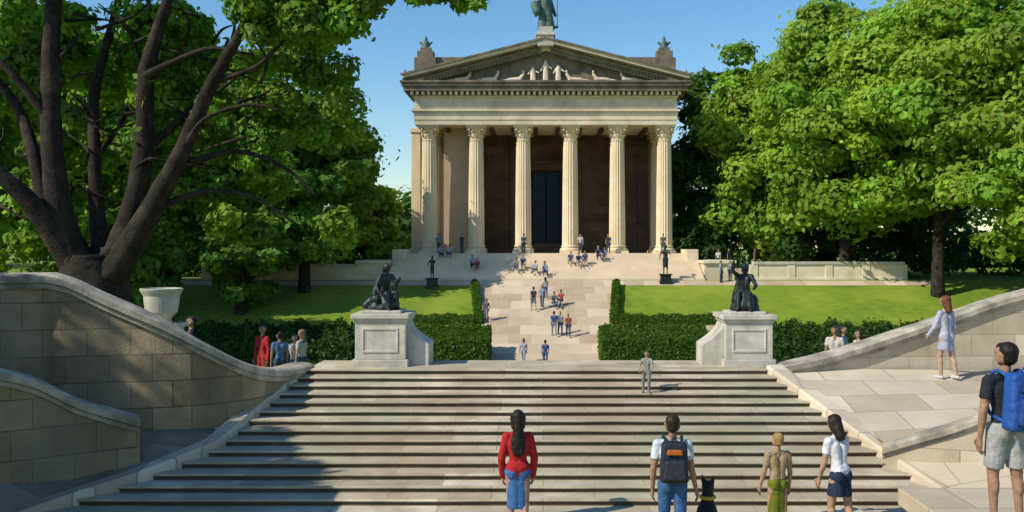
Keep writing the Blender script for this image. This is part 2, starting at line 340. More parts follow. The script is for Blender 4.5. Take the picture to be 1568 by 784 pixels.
def person(name,loc,H,face=0,shirt=(.4,.4,.4),pants=(.05,.08,.16),hair=(.02,.014,.01),skin=0,shoes=(.05,.05,.05),
           arms=None,legs=None,lean=0,sleeve='short',bottom='long',hairlen='short',voxel=.013,female=False,fingers=True,face_detail=False,headturn=0,bag=None,override=None,headpitch=0,extra_prims=None):
    mats=[cloth(SKIN[skin],.6),cloth(shirt),cloth(pants),cloth(hair,.6),cloth(shoes,.6),cloth((.02,.015,.012),.3),cloth((.35,.12,.1),.6)]
    if override: mats=[override]*7
    up=V3(0,math.sin(lean),math.cos(lean)); X=V3(1,0,0); S=H
    fw=V3(0,math.cos(lean),-math.sin(lean))
    sw=.088 if female else .102
    pel=V3(0,0,0)
    P=[];E=[]
    def A(a,b,r0,r1,m,flat=False): P.append((a*S,b*S,r0*S,r1*S,m,flat))
    neck=pel+up*.29; sh=pel+up*.268
    cw=.05 if female else .06
    wr=.046 if female else .052
    for s in (-1,1):
        A(pel+up*.03+X*s*.032,pel+up*.11+X*s*.022,.05,wr,1); A(pel+up*.11+X*s*.022,pel+up*.22+X*s*cw*.8,wr,.056,1)
        A(pel+up*.22+X*s*cw*.8,sh+X*s*sw*.82,.05,.032,1)
        if female: A(pel+up*.205+X*s*.035+fw*.02,pel+up*.2+X*s*.035+fw*.035,.035,.028,1)
        A(pel+X*s*.035,pel+X*s*.045-up*.01,.056,.058,2)
        A(pel+X*s*.04-fw*.02,pel+X*s*.042-up*.02-fw*.02,.05,.05,2)
        A(sh+X*s*.02+up*.02,sh+X*s*sw*.9,.026,.03,1)
    A(sh-up*.01,neck+up*.05,.03,.028,0)
    hu=V3(0,math.sin(lean*.5+headpitch),math.cos(lean*.5+headpitch)); hc=neck+hu*.118
    Rz=Matrix.Rotation(headturn,3,'Z'); hx=Rz@X; hf=(Rz@V3(0,1,0)); hf=(hf-hu*hf.dot(hu)).normalized()
    def h(x,y,z): return hc+hx*x+hf*y+hu*z
    A(h(0,-.012,.014),h(0,.01,.012),.051,.048,0); A(h(0,.016,-.008),h(0,.026,-.038),.04,.025,0)
    A(h(-.02,.006,-.02),h(.02,.006,-.02),.034,.034,0)
    A(h(0,.052,-.002),h(0,.061,-.012),.005,.0075,0)
    for s in (-1,1): A(h(s*.051,-.002,.004),h(s*.051,-.004,-.014),.009,.006,0)
    if hairlen!='bald':
        A(h(0,-.022,.022),h(0,-.026,-.012),.053,.044,3); A(h(0,-.01,.03),h(0,.018,.034),.048,.036,3)
        if hairlen in('long','mid'):
            for s in(-1,1): A(h(s*.03,-.01,.01),h(s*.034,-.022,-.06),.034,.022,3)
            e=.17 if hairlen=='long' else .085
            A(h(0,-.03,0),neck-fw*.05-up*(e-.1),.046,.042,3)
            if hairlen=='long':
                for q in(-.022,0,.022): A(neck-fw*.05+X*q-up*.04,neck-fw*.066+X*q*1.1-up*(e-.02+abs(q)*-.6),.034,.022,3)
    for s in(-1,1): E.append((h(s*.019,.047,.004)*S,h(s*.021,.047,.004)*S,.0065*S,.0065*S,5))
    E.append((h(-.012,.05,-.03)*S,h(.012,.05,-.03)*S,.0035*S,.0035*S,6))
    for s in(-1,1): E.append((h(s*.011,.053,.017)*S,h(s*.028,.048,.018)*S,.0028*S,.002*S,3))
    arms=arms or [((-.16,0.02,-1),(-.05,.18,-1)),((.16,0.02,-1),(.05,.18,-1))]
    for s,(u,f) in zip((-1,1),arms):
        u=V3(*u).normalized(); f=V3(*f).normalized()
        a=sh+X*s*sw; e=a+u*.175; w=e+f*.148
        A(a,e,.031,.023,0); A(e,w,.0235,.0145,0); A(e+f*.02,e+f*.06,.0235,.0225,0)
        if sleeve=='short': A(a-u*.01,a+u*.1,.037,.036,1,True); A(a,a+u*.03,.036,.036,1)
        elif sleeve=='long': A(a,e,.038,.032,1); A(e,w,.032,.026,1)
        lat=V3(0,1,0)-f*f.y; lat=lat.normalized(); nrm=f.cross(lat).normalized()
        if nrm.x*s>0: nrm=-nrm
        A(w,w+f*.045+lat*.012,.0145,.013,0); A(w,w+f*.045-lat*.012,.0145,.013,0)
        for q,(o,ln) in enumerate(((.018,.042),(.006,.05),(-.006,.046),(-.018,.035))):
            b=w+f*.045+lat*o; k=b+(f+nrm*.15)*ln*.55; t=k+(f+nrm*(.75+.08*q))*ln*.5
            if fingers: E.append((b*S,k*S,.0056*S,.005*S,0)); E.append((k*S,t*S,.005*S,.004*S,0))
        b=w+f*.012+lat*.014; k=b+(f*.6+lat*.8)*.03; t=k+(f+lat*.25+nrm*.3)*.022
        if fingers: E.append((b*S,k*S,.0068*S,.0055*S,0)); E.append((k*S,t*S,.0055*S,.0045*S,0))
    legs=legs or [((-.03,.06,-1),(0,-.05,-1)),((.03,.0,-1),(0,-.08,-1))]
    low=1e9
    for s,(t,sn) in zip((-1,1),legs):
        t=V3(*t).normalized(); sn=V3(*sn).normalized()
        a=pel+X*s*.05-V3(0,0,.01); k=a+t*.235; an=k+sn*.235
        A(a,k,.05,.033,0 if bottom in('shorts','skirt','midskirt') else 2); A(k,an,.032,.02,0 if bottom!='long' else 2)
        bk=sn.cross(V3(1,0,0)).normalized(); 
        if bk.y>0: bk=-bk
        A(k+sn*.05+bk*.01,k+sn*.1+bk*.01,.028,.026,0 if bottom!='long' else 2)
        if bottom=='long': A(a,k,.056,.04,2); A(k,an-sn*.01,.04,.033,2)
        if bottom=='shorts': A(a,k-t*.03,.06,.053,2,True); A(a,a+t*.05,.058,.058,2)
        toe=V3(s*.15,1,0).normalized()
        A(an+V3(0,-.016,-.018),an+V3(0,0,-.016)+toe*.04,.022,.024,4); A(an+V3(0,0,-.018)+toe*.03,an+V3(0,0,-.022)+toe*.085,.023,.017,4)
        low=min(low,an.z-.04)
    if bottom=='skirt': 
        for s in(-1,1): A(pel+up*.05+X*s*.02,pel-V3(0,0,.17)+X*s*.035+V3(0,.01,0),.055,.075,2,True)
    if bottom=='midskirt':
        for s in(-1,1): A(pel+up*.05+X*s*.02,pel-V3(0,0,.29)+X*s*.025+V3(0,.01,0),.055,.063,2,True)
    if extra_prims:
        for a,b,r0,r1 in extra_prims: A(V3(*a),V3(*b),r0,r1,1)
    off=V3(0,0,-low*S)
    P=[(p[0]+off,p[1]+off)+p[2:] for p in P]; E=[(p[0]+off,p[1]+off)+p[2:] for p in E]
    ob=sculpt(name,P,mats,voxel*max(H/1.7,.6),E)
    ob.location=loc; ob.rotation_euler=(0,0,math.radians(face))
    if bag:
        c1,c2,sz=bag[:3]; c3=bag[3] if len(bag)>3 else c2
        bm=bmesh.new()
        def rb(cx,cy,cz,dx,dy,dz,bev,mi):
            r=bmesh.ops.create_cube(bm,size=1); vs=r['verts']
            for v in vs:
                tp=.86 if v.co.z>0 else 1
                v.co=Vector((cx+v.co.x*dx*tp,cy+v.co.y*dy*tp,cz+v.co.z*dz))
            for f in {f for v in vs for f in v.link_faces}: f.material_index=mi
            es=list({e for v in vs for e in v.link_edges})
            q=bmesh.ops.bevel(bm,geom=es,offset=bev,segments=4,profile=.6,affect='EDGES')
            for f in q['faces']: f.material_index=mi
        by=-(.135)*S*sz; z0=(pel+up*.175)*S+off
        z=z0.z; y=z0.y+by
        rb(0,y,z,.20*S*sz,.10*S*sz,.28*S*sz,.035*S,0)
        rb(0,y-.06*S*sz,z-.045*S,.155*S*sz,.05*S*sz,.13*S*sz,.018*S,1)
        rb(0,y-.05*S*sz,z+.075*S,.11*S*sz,.03*S*sz,.035*S*sz,.008*S,2)
        me=bpy.data.meshes.new('backpack'); bm.to_mesh(me); bm.free()
        bo=bpy.data.objects.new('backpack',me)
        for c in(c1,c2,c3): me.materials.append(cloth(c,.6))
        link(bo,ob)
        for p in me.polygons: p.use_smooth=True
        sb=MB()
        for s in(-1,1):
            tube(sb,[(s*.05*S,y+.03*S,z+.11*S),(s*.062*S,-.02*S,z+.15*S),(s*.066*S,.05*S,z+.10*S),(s*.068*S,.068*S,z+.0*S),(s*.075*S,.03*S,z-.09*S),(s*.07*S,y+.04*S,z-.12*S)],[.011*S]*6,6,0,4)
        tube(sb,[(-.02*S,y,z+.14*S*sz),(0,y,z+.165*S*sz),(.02*S,y,z+.14*S*sz)],[.005*S]*3,6,0,4)
        sb.obj('straps',[cloth(c1,.6)],ob,smooth=True)
    return ob
def beast(name,loc,scale,face,mats,voxel=.018):
    P=[]
    def A(a,b,r0,r1,m=0): P.append((Vector(a)*scale,Vector(b)*scale,r0*scale,r1*scale,m))
    A((0,-.2,.19),(0,-.08,.34),.15,.145); A((0,-.08,.34),(0,.1,.5),.14,.135); A((0,.1,.46),(0,.12,.58),.13,.1)
    A((0,.12,.6),(0,.17,.76),.085,.075); A((0,.17,.8),(0,.2,.8),.085,.08); A((0,.24,.78),(0,.35,.75),.05,.036)
    A((0,.35,.765),(0,.365,.765),.018,.016,1)
    for s in(-1,1):
        A((s*.08,.12,.48),(s*.085,.14,.26),.06,.042);A((s*.085,.14,.26),(s*.08,.15,.05),.04,.03);A((s*.08,.15,.03),(s*.08,.21,.025),.034,.028,1)
        A((s*.1,-.16,.2),(s*.14,.03,.2),.105,.075);A((s*.14,.03,.18),(s*.13,-.1,.05),.055,.034);A((s*.13,-.1,.035),(s*.135,.08,.03),.034,.032,1)
        A((s*.055,.16,.86),(s*.075,.155,.95),.034,.012)
    A((0,-.32,.08),(.1,-.46,.04),.035,.03);A((.1,-.46,.04),(.2,-.52,.04),.03,.015)
    ex=[(Vector((s*.045,.27,.83))*scale,Vector((s*.047,.27,.83))*scale,.012*scale,.012*scale,2) for s in(-1,1)]
    ex+= [(Vector((math.cos(a)*.088,.145+math.sin(a)*.085,.67))*scale,Vector((math.cos(a+.45)*.088,.145+math.sin(a+.45)*.085,.67))*scale,.024*scale,.024*scale,3) for a in np.arange(0,6.3,.45)]
    ob=sculpt(name,P,mats,voxel,ex); ob.location=loc; ob.rotation_euler=(0,0,math.radians(face)); return ob
# ------------------------------------------------------------------ foliage
def quads_obj(name,V,C,parent):
    nq=len(V)//4
    me=bpy.data.meshes.new(name); me.vertices.add(len(V)); me.vertices.foreach_set('co',V.ravel().astype(np.float32))
    me.loops.add(len(V)); me.loops.foreach_set('vertex_index',np.arange(len(V),dtype=np.int32))
    me.polygons.add(nq); me.polygons.foreach_set('loop_start',np.arange(0,len(V),4,dtype=np.int32))
    me.update(calc_edges=True)
    at=me.attributes.new('col','FLOAT_COLOR','POINT'); at.data.foreach_set('color',np.concatenate([C,np.ones((len(C),1))],1).ravel().astype(np.float32))
    me.materials.append(M_leaf)
    ob=bpy.data.objects.new(name,me); link(ob,parent); return ob
def leaves(name,puffs,per,size,base,parent=None,squash=.78,seed=1,var=.25,loc=None):
    rg=np.random.default_rng(seed); Vs=[];Cs=[]
    base=np.array(base)
    for pf in puffs:
        c,r=pf[0],pf[1]
        n=int(per*(pf[2] if len(pf)>2 else 1))
        d=rg.normal(size=(n,3)); d[:,2]+=.25; d/=np.linalg.norm(d,axis=1)[:,None]
        rad=r*(0.66+0.38*rg.random(n)**.7+ (rg.random(n)<.08)*rg.random(n)*.45)
        lump=1+.22*np.sin(d[:,0]*5+c[0]*3)*np.cos(d[:,1]*4+c[1]*2)+.15*np.sin(d[:,2]*7+c[2])
        pos=np.array(c)+d*(rad*lump)[:,None]*np.array([1,1,squash])
        nr=d+rg.normal(size=(n,3))*.42+np.array([-.15,-.15,.35]); nr/=np.linalg.norm(nr,axis=1)[:,None]
        t=np.cross(nr,rg.normal(size=(n,3))); t/=np.linalg.norm(t,axis=1)[:,None]; b=np.cross(nr,t)
        s=(size*(.6+.8*rg.random(n)))[:,None]
        q=np.stack([pos-t*s,pos-b*s*.6+nr*s*.12,pos+t*s,pos+b*s*.6+nr*s*.12],1)
        Vs.append(q.reshape(-1,3))
        pc=base*(1+var*rg.uniform(-1,1))*np.array([1+.14*rg.uniform(-1,1),1,1])
        cc=pc[None,:]*(.72+.56*rg.random(n))[:,None]*np.array([1,1,1]); cc[:,0]*=(.85+.3*rg.random(n))
        Cs.append(np.repeat(cc,4,axis=0))
    return quads_obj(name,np.concatenate(Vs),np.concatenate(Cs),parent)
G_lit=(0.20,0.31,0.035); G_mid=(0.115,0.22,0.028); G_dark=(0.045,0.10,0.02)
def tree(name,x,d,height,Rr,seed,col=G_mid,zb=None,low=.16,per=420,n=75,leaf=.26,trunk=.4,lean=0):
    rr=random.Random(seed); zb=prof(d) if zb is None else zb
    mb=MB(); top=zb+height
    tube(mb,[(x,d,zb-.4),(x+.1,d,zb+height*.2),(x+lean*.5,d+.2,zb+height*.45),(x+lean,d,zb+height*.8)],[trunk*1.35,trunk,trunk*.7,trunk*.15],9,0,4,seed,.05)
    for i in range(9):
        a=rr.uniform(0,6.28); h0=zb+height*rr.uniform(.13,.5); L=Rr*rr.uniform(.55,.9)
        ex,ey=math.cos(a)*L,math.sin(a)*L
        tube(mb,[(x,d,h0),(x+ex*.4,d+ey*.4,h0+height*.1),(x+ex,d+ey,h0+height*rr.uniform(.15,.28))],[trunk*.5,trunk*.3,.05],6,0,3,seed+i,.05)
    ob=mb.obj(name,[M_bark],smooth=True)
    puffs=[]; zc=zb+height*(low+(1-low)*.5); rz=height*(1-low)*.5
    for i in range(n):
        a=rr.uniform(0,6.283); cz=rr.uniform(-1,1); s=math.sqrt(1-cz*cz)**.75
        prof_r=1.0-.2*max(cz,0)
        k=rr.random()**.3
        pr=Rr*rr.uniform(.17,.33)
        puffs.append(((x+lean*(cz+.5)*.5+math.cos(a)*s*k*(Rr-pr*.6)*prof_r,d+math.sin(a)*s*k*(Rr-pr*.6)*prof_r,zc+cz*k*(rz-pr*.4)),pr))
    leaves('crown',puffs,per,leaf,col,ob,.66,seed)
    return ob
# left side background trees
tree('added_shade_tree',-18.6,71,17.8,5.8,11,G_mid,low=.08,n=85)
tree('added_shade_tree',-25.5,72,20.0,6.6,12,G_mid,low=.1,n=80)
tree('added_shade_tree',-33.5,68,22,7.6,13,G_lit,low=.1,n=85)
tree('added_shade_tree',-42,64,23,8.2,14,G_lit,low=.08,n=85)
tree('added_shade_tree',-15.8,82,9.6,3.8,15,G_lit,low=.05,n=45)
tree('added_shade_tree',-22.0,66.5,7.8,3.7,16,G_mid,low=.1,n=45,per=380)
tree('added_shade_tree',-29.5,64,8.5,4.2,17,G_mid,low=.12,n=45,per=380)
# right side
tree('added_shade_tree',17.4,93,20.5,6.6,21,(.065,.135,.022),low=.03,n=90)
tree('added_shade_tree',20.6,84,22.5,6.8,22,G_lit,low=.06,n=90)
tree('added_shade_tree',25.0,76,23.5,7.4,23,G_lit,low=.14,lean=-1,n=95)
tree('added_shade_tree',30.2,70,26.0,8.6,24,G_lit,low=.18,per=480,n=105,leaf=.27,lean=1.5)
tree('added_shade_tree',35.0,61,22.5,8.2,25,G_lit,low=.22,per=480,n=100,leaf=.25,lean=-1.2)
tree('added_shade_tree',44,72,25,8.5,26,G_mid,low=.1)
tree('added_shade_tree',23.0,86,14,5.6,27,G_mid,low=.02,n=60)
tree('added_shade_tree',33.0,84,18,7,31,G_dark,low=.02,n=60)
# off-frame trees added at left to shade the lawn and the foot of the stairs
tree('added_shade_tree',-35.5,52,21,6.6,28,G_mid,low=.3,per=260,leaf=.34)
tree('added_shade_tree',-15.6,7.8,10.5,3.3,29,G_mid,zb=-3.4,low=.3,per=300,leaf=.2,n=50)
rr=random.Random(3); pf=[]
for i in range(330):
    x=rr.uniform(-125,125); d=rr.uniform(108,135)
    hmax=15
    if -30<x<-9: hmax=6.5
    pf.append(((x,d,-2+rr.uniform(0,1)**.8*hmax),rr.uniform(2.4,4.4)))
leaves('distant_trees',pf,260,.46,(0.07,0.14,0.035),None,.8,33)
pf=[]
for i in range(95):
    x=rr.choice([rr.uniform(-50,-13.5),rr.uniform(14,55)]); d=rr.uniform(80,92)
    pf.append(((x,d,-2.3+rr.uniform(0,3.8)),rr.uniform(1.1,2.4)))
leaves('shrubs',pf,420,.22,(.045,.10,.02),None,.8,34)
# ---- big near tree (model units: 1 unit = 1/61 m, x right, z up from root)
U=1/60.87
bx,bd,bz=-11.2,23.2,prof(23.2)
def LP(px,pz,dy=0): return (bx+(px-150)*U, bd+dy, -(pz-380)*U)
mb=MB()
def limb(pts,n=11,sm=5,sd=0,k=.82):
    tube(mb,[LP(a,b,c) for a,b,c,r in pts],[r*U*k for *_,r in pts],n,0,sm,sd,.07)
limb([(150,640,0,72),(150,560,0,60),(148,480,0,52),(140,430,0,48),(138,390,0,40)],16,k=1)
limb([(190,640,-.2,40),(178,520,-.3,26),(170,430,-.2,22),(172,380,-.2,16)],10,k=1)
limb([(110,640,-.3,40),(118,520,-.4,26),(118,430,-.3,22),(110,370,-.3,16)],10,k=1)
limb([(125,425,-.1,34),(100,350,-.3,25),(88,250,-.4,20),(80,120,-.3,17),(75,0,0,14),(70,-170,.4,8)],sd=1)
limb([(115,410,-.2,26),(70,320,-.7,18),(25,268,-1.1,14),(-40,225,-1.3,10),(-130,170,-1.2,6)],sd=2)
limb([(82,335,-.5,14),(40,220,0,11),(0,155,.5,9),(-70,80,.9,6)],sd=3)
limb([(150,415,.2,26),(128,330,.5,15),(118,240,.7,12),(112,130,.9,10),(125,40,1.2,8),(150,-80,1.4,5)],sd=4)
limb([(165,415,0,32),(195,320,.1,22),(210,220,.2,18),(215,120,.1,16),(235,50,0,12),(270,-60,0,8)],sd=5)
limb([(170,425,-.2,32),(235,325,-.4,21),(290,230,-.6,15),(335,140,-.8,12),(385,60,-1,9),(430,-10,-1.2,7),(520,-30,-1.4,5),(620,-20,-1.6,4),(720,15,-1.8,2)],sd=6)
limb([(215,115,0,9),(270,95,-.3,6),(330,78,-.5,4),(400,92,-.8,2.5)],8)
limb([(300,250,-.5,8),(365,232,-.2,5),(430,255,.1,3.5),(480,300,.2,2)],8)
limb([(240,322,-.4,9),(320,292,-.2,5),(390,305,0,3.5),(450,345,.2,2)],8)
limb([(86,190,-.4,9),(35,115,-.8,7),(-20,70,-1,5)],8)
limb([(208,230,.2,8),(262,170,.6,6),(300,110,.9,4),(320,40,1.2,3)],8)
limb([(118,240,.7,7),(165,150,1,5),(185,60,1.2,4),(200,-20,1.4,3)],8)
limb([(290,235,-.6,7),(330,190,-1,4),(400,170,-1.2,3),(450,180,-1.3,2)],8)
limb([(345,130,-.8,6),(410,110,-1,4),(470,60,-1.2,3),(520,50,-1.3,2)],8)
rq=random.Random(5)
for i in range(60):
    x0=rq.uniform(-60,400); z0=rq.uniform(-40,320); 
    if z0>330-(x0-200)*.5: continue
    a=rq.uniform(-.6,3.5); L=rq.uniform(50,120)
    limb([(x0,z0,rq.uniform(-.5,1),4),(x0+math.cos(a)*L*.5,z0-math.sin(a)*L*.4,.4,2.6),(x0+math.cos(a+.4)*L,z0-math.sin(a)*L*.8,.7,1.2)],5,3)
bigtree=mb.obj('elm_tree',[M_bark],smooth=True)
pf=[]
for i in range(125):
    x0=rq.uniform(-330,500); z0=rq.uniform(-330,120); 
    if z0>0 and x0>400: z0*=.3
    front=z0<-40
    dy=rq.uniform(-2.5,4.5) if front else rq.uniform(.9,5)
    pf.append((LP(x0,z0,dy),rq.uniform(.45,.9)))
for i in range(60):
    x0=rq.uniform(180,520); z0=rq.uniform(60,360)-max(0,(300-x0))*.25
    pf.append((LP(x0,z0,rq.uniform(.2,3)),rq.uniform(.28,.6),.5))
for i in range(50):
    x0=rq.uniform(400,640); z0=rq.uniform(-90,70)-max(0,x0-520)*.12
    pf.append((LP(x0,z0,-1.5+rq.uniform(-.7,.7)),rq.uniform(.25,.55),.5))
for i in range(24):
    x0=rq.uniform(600,755); z0=rq.uniform(-60,32)
    pf.append((LP(x0,z0,-1.7+rq.uniform(-.4,.4)),rq.uniform(.2,.36),.3))
for i in range(20):
    pf.append((LP(rq.uniform(-60,80),rq.uniform(150,380),rq.uniform(1,4)),rq.uniform(.3,.65),.5))
leaves('crown',pf,560,.105,(0.14,0.255,0.03),bigtree,.75,55,var=.35)
# ------------------------------------------------------------------ hedges
def hedge(name,x0,x1,y0,y1,zf,h,seed,n=9000,leaf=.1,shear=0,col=G_mid,rough_=.045):
    mb=MB(); e=.12
    def X(x,y): return x+shear*(y-y0)
    vs=[(X(x,y),y,zf(y)+(0 if k==0 else h-e)) for k in (0,1) for (x,y) in ((x0+e,y0+e),(x1-e,y0+e),(x1-e,y1-e),(x0+e,y1-e))]
    mb.add(vs,[(0,3,2,1),(4,5,6,7),(0,1,5,4),(1,2,6,5),(2,3,7,6),(3,0,4,7)])
    ob=mb.obj(name,[cloth((0.015,0.03,0.008),.9)])
    rg=np.random.default_rng(seed); 
    A=[(x1-x0)*(y1-y0),(x1-x0)*h,(x1-x0)*h*.3,(y1-y0)*h,(y1-y0)*h]; A=np.array(A)/sum(A)
    f=rg.choice(5,size=n,p=A); u=rg.random(n); v=rg.random(n); w=rg.normal(size=n)*rough_
    x=np.where(f<3,x0+u*(x1-x0),np.where(f==3,x0,x1)+w); y=np.select([f==0,f==1,f==2],[y0+v*(y1-y0),y0+w,y1+w],y0+u*(y1-y0))
    z=np.where(f==0,h+w,v*h); z=z+rough_*(1.1*np.sin(x*2.3+seed)+1.0*np.sin(x*5.1+y*2))
    zz=np.array([zf(q) for q in y]); pos=np.stack([x+shear*(y-y0),y,zz+z],1)
    nr=rg.normal(size=(n,3))*.6+np.select([(f==0)[:,None],(f==1)[:,None],(f==3)[:,None],(f==4)[:,None]],[np.array([0,0,1.]),np.array([0,-1.,0.2]),np.array([-1.,0,0.2]),np.array([1.,0,0.2])],np.array([0,1.,0]))
    nr/=np.linalg.norm(nr,axis=1)[:,None]; t=np.cross(nr,rg.normal(size=(n,3))); t/=np.linalg.norm(t,axis=1)[:,None]; b=np.cross(nr,t); s=(leaf*(.6+.8*rg.random(n)))[:,None]
    V=np.stack([pos-t*s,pos-b*s*.6,pos+t*s,pos+b*s*.6],1).reshape(-1,3)
    C=np.repeat(np.array(col)[None,:]*(.6+.8*rg.random(n))[:,None],4,axis=0)
    quads_obj('hedge_leaves',V,C,ob)
    return ob
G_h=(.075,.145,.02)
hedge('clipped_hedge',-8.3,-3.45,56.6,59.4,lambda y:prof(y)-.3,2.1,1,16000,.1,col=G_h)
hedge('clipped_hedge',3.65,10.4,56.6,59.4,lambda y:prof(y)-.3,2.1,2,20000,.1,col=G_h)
hedge('lawn_shade_shrubs',-27,-11.9,57.0,60.0,lambda y:prof(y)-.3,1.9,7,26000,.13,col=G_dark,rough_=.13)  # dark shrubs, both sides, added in place of shade on the lower lawn
hedge('lawn_shade_shrubs',14.4,33,57.0,60.0,lambda y:prof(y)-.3,1.9,8,28000,.13,col=G_dark,rough_=.13)
hedge('low_hedge',-4.75,-4.3,64.3,72.2,lambda y:prof(y)-.05,.55,3,8000,.08,shear=-.115,col=G_h)
hedge('low_hedge',4.75,5.2,64.3,72.2,lambda y:prof(y)-.05,.55,4,8000,.08,shear=.1,col=G_h)
hedge('low_hedge',-9.6,-4.9,64.2,64.8,lambda y:prof(y)-.05,.5,5,8000,.08,col=G_h)
hedge('low_hedge',5.3,12,64.2,64.8,lambda y:prof(y)-.05,.5,6,9000,.08,col=G_h)
# ------------------------------------------------------------------ low walls
def lowwall(name,x0,x1,y,zb,zt):
    mb=MB(); mb.box(x0,x1,y,y+.5,zb-.3,zt-.24,0); mb.box(x0-.08,x1+.08,y-.1,y+.6,zt-.242,zt,1)
    n=int((x1-x0)/3)
    for i in range(n+1):
        xx=x0+(x1-x0)*i/n; mb.box(xx-.3,xx+.3,y-.06,y+.56,zb-.3,zt-.244,0)
    mb.box(x0-.04,x1+.04,y-.14,y+.5,zb-.3,zb+.18,0)
    return mb.obj(name,[M_tent,M_ped],bevel=.02)
lowwall('low_stone_wall',-27.6,-15.3,74.6,-2.6,-1.3)
lowwall('low_stone_wall',17.2,29.4,74.6,-2.6,-1.1)
# ------------------------------------------------------------------ temple
TE=empty('greek_temple')
F=-.45
mb=MB(); NS=12; r2=(F+2.6)/NS; t2=5.0/NS
for k in range(NS):
    y0=73.55+k*t2; z=-2.6+(k+1)*r2
    w=12.6
    mb.box(-w,w+.4,y0,y0+t2 if k<NS-1 else 79.0,-3.0,z)
mb.obj('podium_steps',[M_step],TE)
mb=MB(); mb.box(-12.2,12.6,79.0,106,-3.2,F); mb.obj('stylobate',[M_step],TE)
def step_z(d): return -2.6+r2*min(NS,math.floor((d-73.55)/t2)+1) if d>=73.55 else prof(d)
mb=MB()
for x0,x1,z in ((-15.2,-12.7,-1.0),(13.1,15.6,-1.0)):
    mb.box(x0,x1,74.5,80,-3,z-.25); mb.box(x0-.12,x1+.1,74.3,80.1,z-.252,z)
mb.box(-12.68,-11.6,76.6,80,-3,-.1); mb.box(12.02,13.0,76.6,80,-3,-.1)
mb.obj('cheek_blocks',[M_tent],TE,bevel=.03)
CT=10.7
def column(cx,cy,n=80):
    mb=MB()
    mb.box(cx-.92,cx+.92,cy-.92,cy+.92,F,F+.22)
    mb.rev([(.9,F+.22,0),(.93,F+.32,0),(.88,F+.42,0),(.76,F+.46,0),(.74,F+.52,0),(.8,F+.56,0),(.8,F+.64,0),(.7,F+.7,0)],cx,cy,32)
    pr=[]
    for i in range(9):
        t=i/8; z=F+.7+t*(9.35-F-.7); r=.71*(1-.14*t**1.6); pr.append((r,z,1))
    mb.rev(pr,cx,cy,n,0,.05,20)
    mb.rev([(.6,9.35,0),(.64,9.40,0),(.6,9.45,0),(.56,9.5,0),(.58,9.9,0),(.68,10.25,0),(.86,10.48,0)],cx,cy,24)
    for row,(z0,ln,rr0,nn,ph) in enumerate(((9.47,.42,.58,8,0),(9.72,.48,.6,8,math.pi/8))):
        for k in range(nn):
            a=2*math.pi*k/nn+ph; ca,sa=math.cos(a),math.sin(a)
            P=[(rr0,0,.17),(rr0+.07,.55*ln,.19),(rr0+.17,.92*ln,.15),(rr0+.27,.95*ln,.09),(rr0+.28,.78*ln,.05)]
            vs=[];
            for r_,h_,w_ in P:
                for sg in (-1,0,1):
                    q=r_+(.03 if sg==0 else 0)
                    vs.append((cx+ca*q-sa*w_*sg,cy+sa*q+ca*w_*sg,z0+h_))
            fs=[(3*i+j,3*i+j+1,3*i+j+4,3*i+j+3) for i in range(4) for j in range(2)]
            mb.add(vs,fs)
    for k in range(4):
        a=math.pi/4+k*math.pi/2; ca,sa=math.cos(a),math.sin(a)
        vs,fs=cap_mesh((cx+ca*.9-sa*.09,cy+sa*.9+ca*.09,10.33),(cx+ca*.9+sa*.09,cy+sa*.9-ca*.09,10.33),.13,.13); mb.add(vs,fs)
        vs,fs=cap_mesh((cx+ca*.62,cy+sa*.62,9.95),(cx+ca*.92,cy+sa*.92,10.4),.05,.06); mb.add(vs,fs)
    mb.box(cx-.86,cx+.86,cy-.86,cy+.86,10.482,CT-.003)
    return mb
CX=[.3+(i-2.5)*4.12 for i in range(6)]
for cx in CX: column(cx,80.2).obj('column',[M_tcol],TE)
for yy in (84.4,88.6,92.8,97,101.2):
    column(CX[0]-.0,yy,40).obj('column',[M_tcol],TE); column(CX[-1],yy,40).obj('column',[M_tcol],TE)
mb=MB(); mb.box(-11.75,-10.95,81.4,82.6,F,CT-.4); mb.box(-11.85,-10.85,81.3,82.7,CT-.4,CT-.004); mb.box(-11.85,-10.85,81.3,82.7,F,F+.5); mb.obj('corner_pier',[M_tcol],TE,bevel=.02)
mb=MB(); x0,x1,y0,y1=-11.15,11.55,79.2,104
def ring(z0,z1,o,mi=0): mb.box(x0-o,x1+o,y0-o,y1+o,z0,z1,mi)
ring(CT,CT+.42,0); ring(CT+.42,CT+.84,.05); ring(CT+.84,CT+1.15,.1); ring(CT+1.15,CT+1.32,.26)
ring(CT+1.32,CT+2.35,.02); ring(CT+2.35,CT+2.5,.14)
ring(CT+2.5,CT+2.82,.2,1)
ring(CT+2.82,CT+3.22,.85,1); ring(CT+3.22,CT+3.5,1.0,1); ring(CT+3.5,CT+3.66,1.12,1)
xx=x0-.3
while xx<x1+.3:
    mb.box(xx,xx+.24,y0-.62,y0-.19,CT+2.52,CT+2.815,0); xx+=.48
yy=y0
while yy<y1:
    mb.box(x0-.62,x0-.19,yy,yy+.24,CT+2.52,CT+2.815,1); mb.box(x1+.19,x1+.62,yy,yy+.24,CT+2.52,CT+2.815,1); yy+=.48
rr=random.Random(9); xx=x0+.4
while xx<x1-.8:
    w=rr.choice([.5,.7,.9]); mb.box(xx,xx+w,y0-.095,y0-.01,CT+1.5,CT+2.18,0); xx+=w+.28
mb.obj('entablature',[M_tent,M_tcorn],TE,bevel=0)
mb=MB(); zc=CT+3.66; apex=17.85; cx=.2; L=-12.1; Rr_=12.5
mb.prism([(L+.9,zc+.002),(Rr_-.9,zc+.002),(cx,apex-.75)],79.35,80.0,0)
